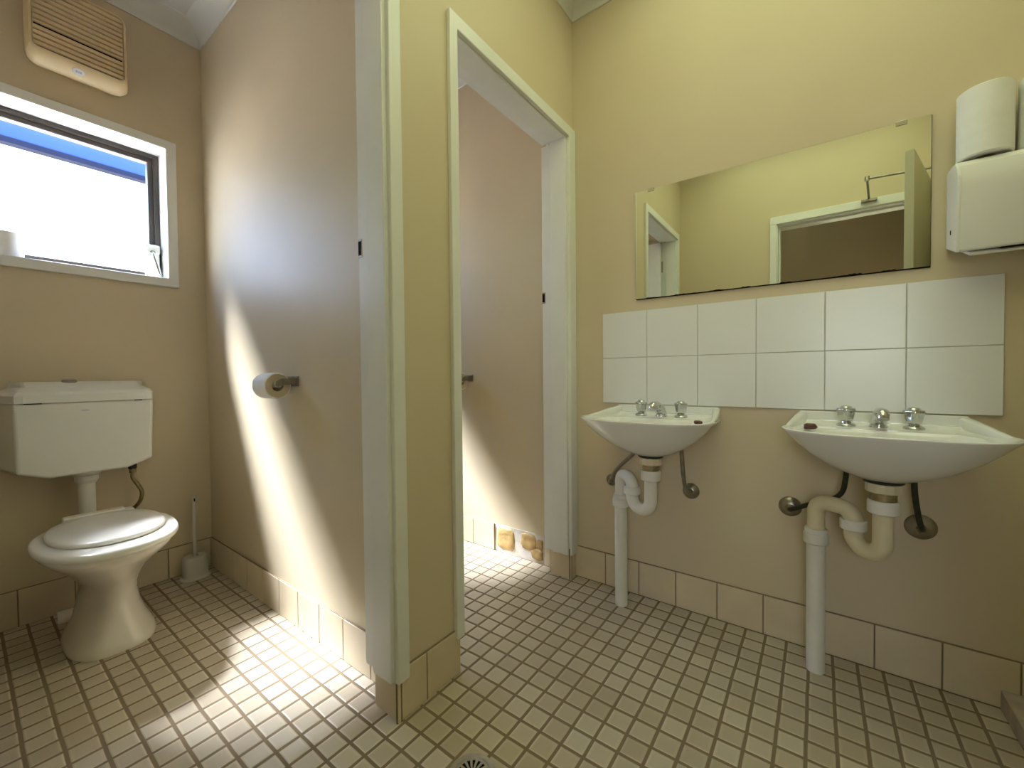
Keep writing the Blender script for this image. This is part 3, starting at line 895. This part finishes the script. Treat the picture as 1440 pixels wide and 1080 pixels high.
prism(bm, [(-0.106, 1.290), (-0.1135, 1.283), (-0.1305, 1.455), (-0.1285, 1.485), (-0.121, 1.508), (-0.118, 1.46)], 'y', dy0-0.006, dy0+0.0008)
obj('front_edge', bm, M_disp, r, bevel=0.0015)
bm = bmesh.new(); box(bm, -0.062, -0.056, dy0, dy0+0.0012, 1.345, 1.357)
obj('screw_slot', bm, M_dark, r)
bm = bmesh.new(); prism(bm, [(-0.015, 1.307), (-0.104, 1.281), (-0.108, 1.290), (-0.015, 1.316)], 'y', dy0-0.085, dy1-0.004)
obj('paper_slot', bm, M_dark, r)

def roll(name, c, rad, h, label, cat, group=None, axis='z', core=0.02, tilt=None, sheet=True):
    r = empty(name, c); thing(r, label, cat, group)
    bm = bmesh.new()
    def ax(p, q, k):
        return {'z': (c[0]+p, c[1]+q, c[2]+k), 'y': (c[0]+p, c[1]+k, c[2]+q)}[axis]
    n = 48
    prof = [(core, 0.002, 1), (rad-0.004, 0.0, 1), (rad, 0.003, 0), (rad, h-0.003, 0), (rad-0.004, h, 1), (core, h-0.002, 1), (core, 0.002, 0)]
    rings = [[bm.verts.new(ax(pr*math.cos(2*PI*i/n), pr*math.sin(2*PI*i/n), k)) for i in range(n)] for pr, k, _ in prof[:-1]]
    rings.append(rings[0])
    for q in range(len(prof)-1):
        for i in range(n):
            f = bm.faces.new((rings[q][i], rings[q][(i+1) % n], rings[q+1][(i+1) % n], rings[q+1][i]))
            f.material_index = 1 if (q in (0, 4)) else (2 if q == 5 else 0)
    o = obj('paper', bm, [M_paper, M_shaded_end_core if axis == 'y' else M_paper, M_shaded_end_core], r, smooth=True, angle=0.5)  # hanging rolls get the darker end that stands for shade
    if sheet:
        # loose end of the sheet lying on the roll
        bm = bmesh.new(); a0 = 2.6
        pts = [(rad+0.0008, a0+0.02*i) for i in range(9)]
        inner_ = [ax(pr*math.cos(a), pr*math.sin(a), 0.002) for pr, a in pts]; outer = [ax(pr*math.cos(a), pr*math.sin(a), h-0.002) for pr, a in pts]
        A = [bm.verts.new(p) for p in inner_]; B = [bm.verts.new(p) for p in outer]
        A2 = [bm.verts.new(ax((pr-0.0025)*math.cos(a), (pr-0.0025)*math.sin(a), 0.002)) for pr, a in pts]
        B2_ = [bm.verts.new(ax((pr-0.0025)*math.cos(a), (pr-0.0025)*math.sin(a), h-0.002)) for pr, a in pts]
        for i in range(8):
            bm.faces.new((A[i], A[i+1], B[i+1], B[i])); bm.faces.new((A2[i], B2_[i], B2_[i+1], A2[i+1]))
            bm.faces.new((A[i], A2[i], A2[i+1], A[i+1])); bm.faces.new((B[i], B[i+1], B2_[i+1], B2_[i]))
        bm.faces.new((A[0], B[0], B2_[0], A2[0])); bm.faces.new((A[8], A2[8], B2_[8], B[8]))
        obj('loose_sheet', bm, M_paper, r, smooth=True)
    return r
rl = roll('paper_towel_roll', (-0.064, -1.287, 1.5392), 0.0535, 0.184, 'tall white paper roll on the left end of the paper dispenser', 'paper roll', 'paper rolls on the dispenser', sheet=False)
rl2 = roll('paper_towel_roll', (-0.060, -1.402, 1.5394), 0.0535, 0.184, 'white paper roll on the dispenser, cut off by the right picture edge', 'paper roll', 'paper rolls on the dispenser', sheet=False)

# toilet roll on the window sill
roll('toilet_roll', (-1.626, 1.622, WZ[0]+0.0005), 0.050, 0.098, 'toilet paper roll standing on the window sill', 'toilet roll', sheet=False)

# ------------------------------------------------------------------ toilet roll holders
def holder(xw, y, z, lab_h, lab_r):
    r = empty('toilet_roll_holder', (xw, y, z)); thing(r, lab_h, 'toilet roll holder', 'toilet roll holders')
    for yy in (y-0.008, y+0.112):
        bm = bmesh.new()
        prism(bm, [(xw-0.004, z+0.004), (xw-0.004, z+0.026), (xw-0.058, z+0.026), (xw-0.078, z+0.016), (xw-0.080, z+0.002), (xw-0.070, z-0.004), (xw-0.055, z+0.002)], 'y', yy-0.002, yy+0.002)
        obj('arm', bm, M_dullmetal, r, bevel=0.001)
    bm = bmesh.new(); box(bm, xw-0.004, xw+0.001, y-0.018, y+0.122, z-0.004, z+0.034)
    obj('wall_plate', bm, M_dullmetal, r, bevel=0.0015)
    bm = bmesh.new(); lathe(bm, [(0.006, -0.007), (0.013, -0.003), (0.0135, 0.107), (0.006, 0.111)], (xw-0.067, y, z+0.006), 'y', 24)
    obj('spindle', bm, M_plastic, r, smooth=True)
    roll('toilet_roll', (xw-0.067, y+0.002, z-0.0005), 0.0475, 0.100, lab_r, 'toilet roll', axis='y', core=0.0200)
holder(XP0, 0.655, 0.929, 'metal toilet roll holder on the partition beside the sunlit streak', 'white toilet roll hanging on the holder in the toilet cubicle')
holder(0.0, 0.667, 0.929, 'metal toilet roll holder in the far cubicle, half hidden by the door frame', 'toilet roll in the far cubicle, mostly hidden by the door frame')

# ------------------------------------------------------------------ toilet
XT = -1.443
r = empty('toilet', (XT, 1.2, 0)); thing(r, 'cream ceramic toilet pan with closed white lid in the left cubicle', 'toilet')
bm = bmesh.new()
R_ = []
for z, ax, yc_, a0, a1, p in (
        (0.000, 0.122, 1.225, 0.190, 0.190, 2.7), (0.012, 0.124, 1.225, 0.192, 0.190, 2.7), (0.030, 0.118, 1.226, 0.187, 0.186, 2.6),
        (0.080, 0.096, 1.232, 0.180, 0.172, 2.4), (0.130, 0.082, 1.238, 0.174, 0.165, 2.3), (0.180, 0.0760, 1.240, 0.174, 0.162, 2.2), (0.215, 0.077, 1.238, 0.182, 0.162, 2.2),
        (0.245, 0.088, 1.230, 0.198, 0.162, 2.2), (0.280, 0.107, 1.214, 0.222, 0.165, 2.2), (0.315, 0.129, 1.192, 0.250, 0.176, 2.2), (0.350, 0.153, 1.166, 0.282, 0.192, 2.25),
        (0.378, 0.170, 1.146, 0.303, 0.206, 2.3), (0.392, 0.175, 1.14, 0.308, 0.212, 2.3), (0.402, 0.171, 1.14, 0.304, 0.209, 2.3)):
    ped = max(0.0, min(1.0, (0.36-z)/0.14))
    R_.append(sring(XT+0.018*ped, yc_, z, ax, a0, a1, p))
# inside of the bowl
for z, ax, yc_, a0, a1 in ((0.402, 0.135, 1.10, 0.22, 0.17), (0.37, 0.120, 1.11, 0.20, 0.15), (0.32, 0.075, 1.16, 0.12, 0.10), (0.27, 0.03, 1.19, 0.05, 0.05)):
    R_.append(sring(XT, yc_, z, ax, a0, a1, 2.2))
loft(bm, R_)
obj('pan', bm, M_pan, r, smooth=True, angle=1.0)
# trap outlet stub at the back left and rear inlet
bm = bmesh.new(); tube(bm, smooth_path([(XT-0.06, 1.30, 0.085), (XT-0.085, 1.31, 0.083), (XT-0.105, 1.312, 0.082)]), [0.024]*20, 16)
obj('bolt_cover', bm, M_pan, r, smooth=True)
bm = bmesh.new(); tube(bm, smooth_path([(XT, 1.32, 0.34), (XT, 1.40, 0.345), (XT+0.002, 1.46, 0.36), (XT+0.003, 1.487, 0.40)]), 0.034, 20)
obj('rear_inlet', bm, M_pan, r, smooth=True)
# seat: flat ring with rounded edge
bm = bmesh.new()
def sr(z, f, d=0):
    return sring(XT, 1.085, z, 0.184*f, 0.262*f, 0.232*f, 2.25)
def si(z, f):
    return sring(XT, 1.08, z, 0.115*f, 0.175*f, 0.135*f, 2.1)
loft(bm, [si(0.405, 1), sr(0.404, 0.985), sr(0.409, 1.0), sr(0.417, 1.0), sr(0.424, 0.985), sr(0.427, 0.955), si(0.427, 1.02), si(0.423, 1.0)], close=True)
obj('seat', bm, M_seat, r, smooth=True, angle=0.9)
bm = bmesh.new()
def lr(z, f): return sring(XT+0.002, 1.10, z, 0.152*f, 0.205*f, 0.205*f, 2.2)
loft(bm, [lr(0.427, 0.95), lr(0.428, 0.985), lr(0.434, 1.0), lr(0.440, 0.99), lr(0.4435, 0.95), lr(0.446, 0.7), lr(0.447, 0.3)])
obj('lid', bm, M_seat, r, smooth=True, angle=0.9)
bm = bmesh.new(); box(bm, XT-0.085, XT+0.085, 1.288, 1.330, 0.424, 0.447)
for s in (-1, 1): box(bm, XT+s*0.085-0.028*(s > 0)-0.0*(s < 0)+0.0, XT+s*0.085+0.028, 1.296, 1.342, 0.404, 0.437)
obj('hinge_block', bm, M_seat, r, bevel=0.005)

# cistern
r = empty('cistern', (XT, YW, 0.58)); thing(r, 'white plastic toilet cistern on the wall under the window', 'cistern')
xl, xr2 = -1.634, -1.2405
yf = 1.392
bm = bmesh.new()
def cprof(x0, x1, d, y0, y1):
    """rounded rectangle in plan"""
    return [(x0+d, y0), (x1-d, y0), (x1-d*0.3, y0+d*0.3), (x1, y0+d), (x1+(x1-XT)*0.16, y1), (x0+(x0-XT)*0.16, y1), (x0, y0+d), (x0+d*0.3, y0+d*0.3)]
# body as front profile with cut lower corners, tapering downwards
fp = [(xl+0.002, 0.872), (xr2-0.002, 0.872), (xr2-0.010, 0.618), (xr2-0.090, 0.588), (xl+0.086, 0.586), (xl+0.006, 0.615)]
A = [bm.verts.new((x, yf+0.003, z)) for x, z in fp]; B = [bm.verts.new((XT + (x-XT)*1.19, YW, z)) for x, z in fp]
bm.faces.new(A); bm.faces.new(B[::-1])
for i in range(6): bm.faces.new((A[i], A[(i+1) % 6], B[(i+1) % 6], B[i]))
body = obj('tank', bm, M_plastic, r, bevel=0.009, seg=3)
bm = bmesh.new()
rg = []
for z, inset in ((0.872, 0.0), (0.8725, -0.004), (0.900, -0.004), (0.914, 0.006), (0.930, 0.045), (0.944, 0.080), (0.951, 0.11)):
    rg.append([(x, y, z) for x, y in cprof(xl+min(inset, 0.03)*0.9, xr2-min(inset, 0.03)*0.9, 0.030, yf+inset, YW-0.0005)])
loft(bm, rg)
obj('cistern_lid', bm, M_plastic, r, smooth=True, angle=0.35)
bm = bmesh.new()
for xx, w in ((xl+0.05, 0.022), (xr2-0.05, 0.012)):
    bm = bmesh.new(); box(bm, xx-w, xx+w, yf+0.0005, yf+0.01, 0.8685, 0.8722)
    obj('lid_gap', bm, M_dark, r)
bm = bmesh.new(); prism(bm, [(XT-0.006+0.012*math.cos(2*PI*i/16), 0.838+0.0028*math.sin(2*PI*i/16)) for i in range(16)], 'y', yf+0.0022, yf+0.004)
obj('maker_mark', bm, M_mark, r)
bm = bmesh.new(); lathe(bm, [(0.022, 0.0), (0.022, 0.010), (0.018, 0.014)], (XT-0.035, 1.50, 0.945), n=24)
obj('flush_button', bm, M_dullmetal, r, smooth=True)
# flush pipe
XFP = -1.440
bm = bmesh.new(); lathe(bm, [(0.0255, 0.385), (0.0255, 0.60)], (XFP, 1.485, 0), n=24)
obj('flush_pipe', bm, M_pvc, r, smooth=True)
bm = bmesh.new(); lathe(bm, [(0.028, 0.535), (0.036, 0.548), (0.036, 0.566), (0.044, 0.572), (0.044, 0.592)], (XFP, 1.485, 0), n=24)
obj('pipe_collar', bm, M_pvc, r, smooth=True, angle=0.4)
bm = bmesh.new(); lathe(bm, [(0.013, 0.565), (0.015, 0.568), (0.015, 0.60)], (-1.297, 1.49, 0), n=6)
lathe(bm, [(0.0115, 0.548), (0.0125, 0.552), (0.0125, 0.567)], (-1.297, 1.49, 0), n=16, mi=1)
obj('inlet_nut', bm, [M_black, M_brass], r)
bm = bmesh.new(); tube(bm, smooth_path([(-1.297, 1.49, 0.552), (-1.297, 1.49, 0.525), (-1.281, 1.49, 0.49), (-1.268, 1.492, 0.455), (-1.274, 1.50, 0.415), (-1.292, 1.52, 0.385), (-1.315, 1.545, 0.368), (-1.33, 1.572, 0.362)]), 0.0075, 14)
obj('water_hose', bm, M_brass, r, smooth=True)

# ------------------------------------------------------------------ toilet brush
cbx, cby = -1.082, 1.487
r = empty('brush_holder', (cbx, cby, 0)); thing(r, 'grey plastic toilet brush holder in the corner beside the toilet', 'brush holder')
bm = bmesh.new()
RR = []
for z, ax, ay in ((0.0, 0.060, 0.050), (0.004, 0.061, 0.051), (0.008, 0.057, 0.047), (0.011, 0.050, 0.041), (0.06, 0.049, 0.040), (0.100, 0.047, 0.038), (0.104, 0.044, 0.036), (0.104, 0.016, 0.014), (0.092, 0.012, 0.012)):
    RR.append(sring(cbx, cby, z, ax, ay, ay, 2.6, 36))
loft(bm, RR)
obj('holder_cup', bm, M_brush, r, smooth=True, angle=0.6)
r = empty('toilet_brush', (cbx, cby, 0.10)); thing(r, 'thin pale toilet brush handle standing up from the holder', 'toilet brush')
bm = bmesh.new(); tube(bm, [(cbx, cby, 0.096), (cbx, cby, 0.13), (cbx+0.001, cby, 0.26), (cbx+0.003, cby, 0.385), (cbx+0.003, cby, 0.395)], [0.010, 0.0075, 0.0078, 0.0095, 0.006], 14)
h = obj('handle', bm, M_brush, r, smooth=True)
bm = bmesh.new(); box(bm, cbx-0.0015, cbx+0.0035, cby-0.0102, cby-0.0085, 0.368, 0.383)
obj('hanging_hole', bm, M_dark, h)

# ------------------------------------------------------------------ exhaust fan over the window
fx0, fx1, fz0, fz1 = -1.566, -1.272, 2.192, 2.520
r = empty('exhaust_fan', ((fx0+fx1)/2, YW, fz0)); thing(r, 'yellowed louvred exhaust fan high on the wall above the window', 'exhaust fan')
bm = bmesh.new()
def rrect(x0, x1, z0, z1, y, rad, n=6, bow=0.0):
    out = []
    for (cx_, cz_, a0) in ((x1-rad, z1-rad, 0), (x0+rad, z1-rad, PI/2), (x0+rad, z0+rad, PI), (x1-rad, z0+rad, 1.5*PI)):
        for i in range(n+1):
            a = a0+PI/2*i/n
            x, z = cx_+rad*math.cos(a), cz_+rad*math.sin(a)
            t = (x-(x0+x1)/2)/((x1-x0)/2)
            if z < (z0+z1)/2: z -= bow*(1-t*t)
            else: z += bow*(1-t*t)
            out.append((x, y, z))
    return out
yb = YW
rg = [rrect(fx0+0.012, fx1-0.012, fz0+0.014, fz1-0.014, yb, 0.03, bow=0.004), rrect(fx0+0.004, fx1-0.004, fz0+0.004, fz1-0.004, yb-0.030, 0.03, bow=0.006), rrect(fx0, fx1, fz0, fz1, yb-0.050, 0.032, bow=0.008),
      rrect(fx0+0.002, fx1-0.002, fz0+0.004, fz1-0.004, yb-0.066, 0.032, bow=0.008), rrect(fx0+0.010, fx1-0.010, fz0+0.034, fz1-0.016, yb-0.092, 0.026, bow=0.006), rrect(fx0+0.016, fx1-0.016, fz0+0.044, fz1-0.022, yb-0.094, 0.018, bow=0.004),
      rrect(fx0+0.018, fx1-0.018, fz0+0.046, fz1-0.024, yb-0.084, 0.016, bow=0.004)]
loft(bm, rg)
obj('housing', bm, M_fan, r, smooth=True, angle=0.7)
zA, zB = fz0+0.046, fz1-0.026
ns = 13
for i in range(ns):
    z0_ = zA + (zB-zA)*i/ns; h_ = (zB-zA)/ns
    gap = 0.42 if i == 4 else 0.17
    bm = bmesh.new()
    ym = yb-0.086
    prism(bm, [(ym+0.003, z0_+h_*gap), (ym-0.0095, z0_+h_*gap), (ym-0.004, z0_+h_), (ym+0.003, z0_+h_)], 'x', fx0+0.020, fx1-0.020)
    obj('louvre', bm, M_fan, r)
bm = bmesh.new(); box(bm, fx0+0.022, fx1-0.022, yb-0.0855, yb-0.080, zA, zB)
obj('louvre_backing', bm, M_dark, r)
# oval sticker on the lower edge, following its slope
bm = bmesh.new(); lx = -1.425
def low(t, e):   # slope between (yb-.066, fz0+.004-bow) and (yb-.092, fz0+.034)
    y = yb-0.066+(-0.026)*t-0.0012*e; z = fz0-0.003+0.032*t-0.0012*e; return y, z
A = []; B = []
for i in range(20):
    a = 2*PI*i/20; x = lx+0.018*math.cos(a); t = 0.5+0.33*math.sin(a)
    y, z = low(t, 1); A.append(bm.verts.new((x, y, z))); y, z = low(t, -1); B.append(bm.verts.new((x, y, z)))
bm.faces.new(A); bm.faces.new(B[::-1])
for i in range(20): bm.faces.new((A[i], A[(i+1) % 20], B[(i+1) % 20], B[i]))
st = obj('sticker', bm, M_label, r)
bm = bmesh.new()
for dx, w in ((-0.006, 0.003), (0.0, 0.002), (0.006, 0.003)):
    q = []
    for x_, t_ in ((lx+dx-w, 0.42), (lx+dx+w, 0.42), (lx+dx+w, 0.62), (lx+dx-w, 0.62)):
        y, z = low(t_, 1.5); q.append((x_, y, z))
    y2 = [(p[0], p[1]+0.0004, p[2]+0.0004) for p in q]
    loft(bm, [q, y2])
obj('sticker_print', bm, M_mark, st)

# ------------------------------------------------------------------ floor drain
dc = (-1.035, -0.262, 0.0)
r = empty('floor_drain', dc); thing(r, 'round steel floor drain grate in the tiled floor', 'drain')
bm = bmesh.new(); lathe(bm, [(0.058, -0.01), (0.058, 0.001), (0.056, 0.0025), (0.044, 0.003), (0.043, 0.0012), (0.043, -0.01)], dc, n=48)
obj('rim', bm, M_steel, r, smooth=True, angle=0.6)
bm = bmesh.new(); lathe(bm, [(0.0425, -0.004), (0.0425, 0.0015)], dc, n=48)
obj('cup', bm, M_dark, r)
bm = bmesh.new()
N = 16
for i in range(N):
    a = 2*PI*i/N
    c, s = math.cos(a), math.sin(a)
    v = box(bm, 0.008, 0.040, -0.0030, 0.0030, 0.0005, 0.0028)
    for q in v:
        w = 0.55 + 0.55*(q.co.x-0.008)/0.032
        x_, y_ = q.co.x, q.co.y*w; q.co = (dc[0]+x_*c-y_*s, dc[1]+x_*s+y_*c, q.co.z)
lathe(bm, [(0.0005, 0.003), (0.010, 0.003), (0.010, 0.0005)], dc, n=24, cap0=True)
lathe(bm, [(0.037, 0.0005), (0.037, 0.0029), (0.0425, 0.0029), (0.0425, 0.0005)], dc, n=48, cap0=False, cap1=False)
obj('grate', bm, M_steel, r)

# ------------------------------------------------------------------ low timber plinth in the right corner
bm = bmesh.new(); v = box(bm, -0.62, -0.009, -1.56, -1.345, 0.0, 0.056)
thing(obj('floor_plinth', bm, M_plinth, bevel=0.003), 'low weathered timber plinth on the floor at the lower right', 'plinth')
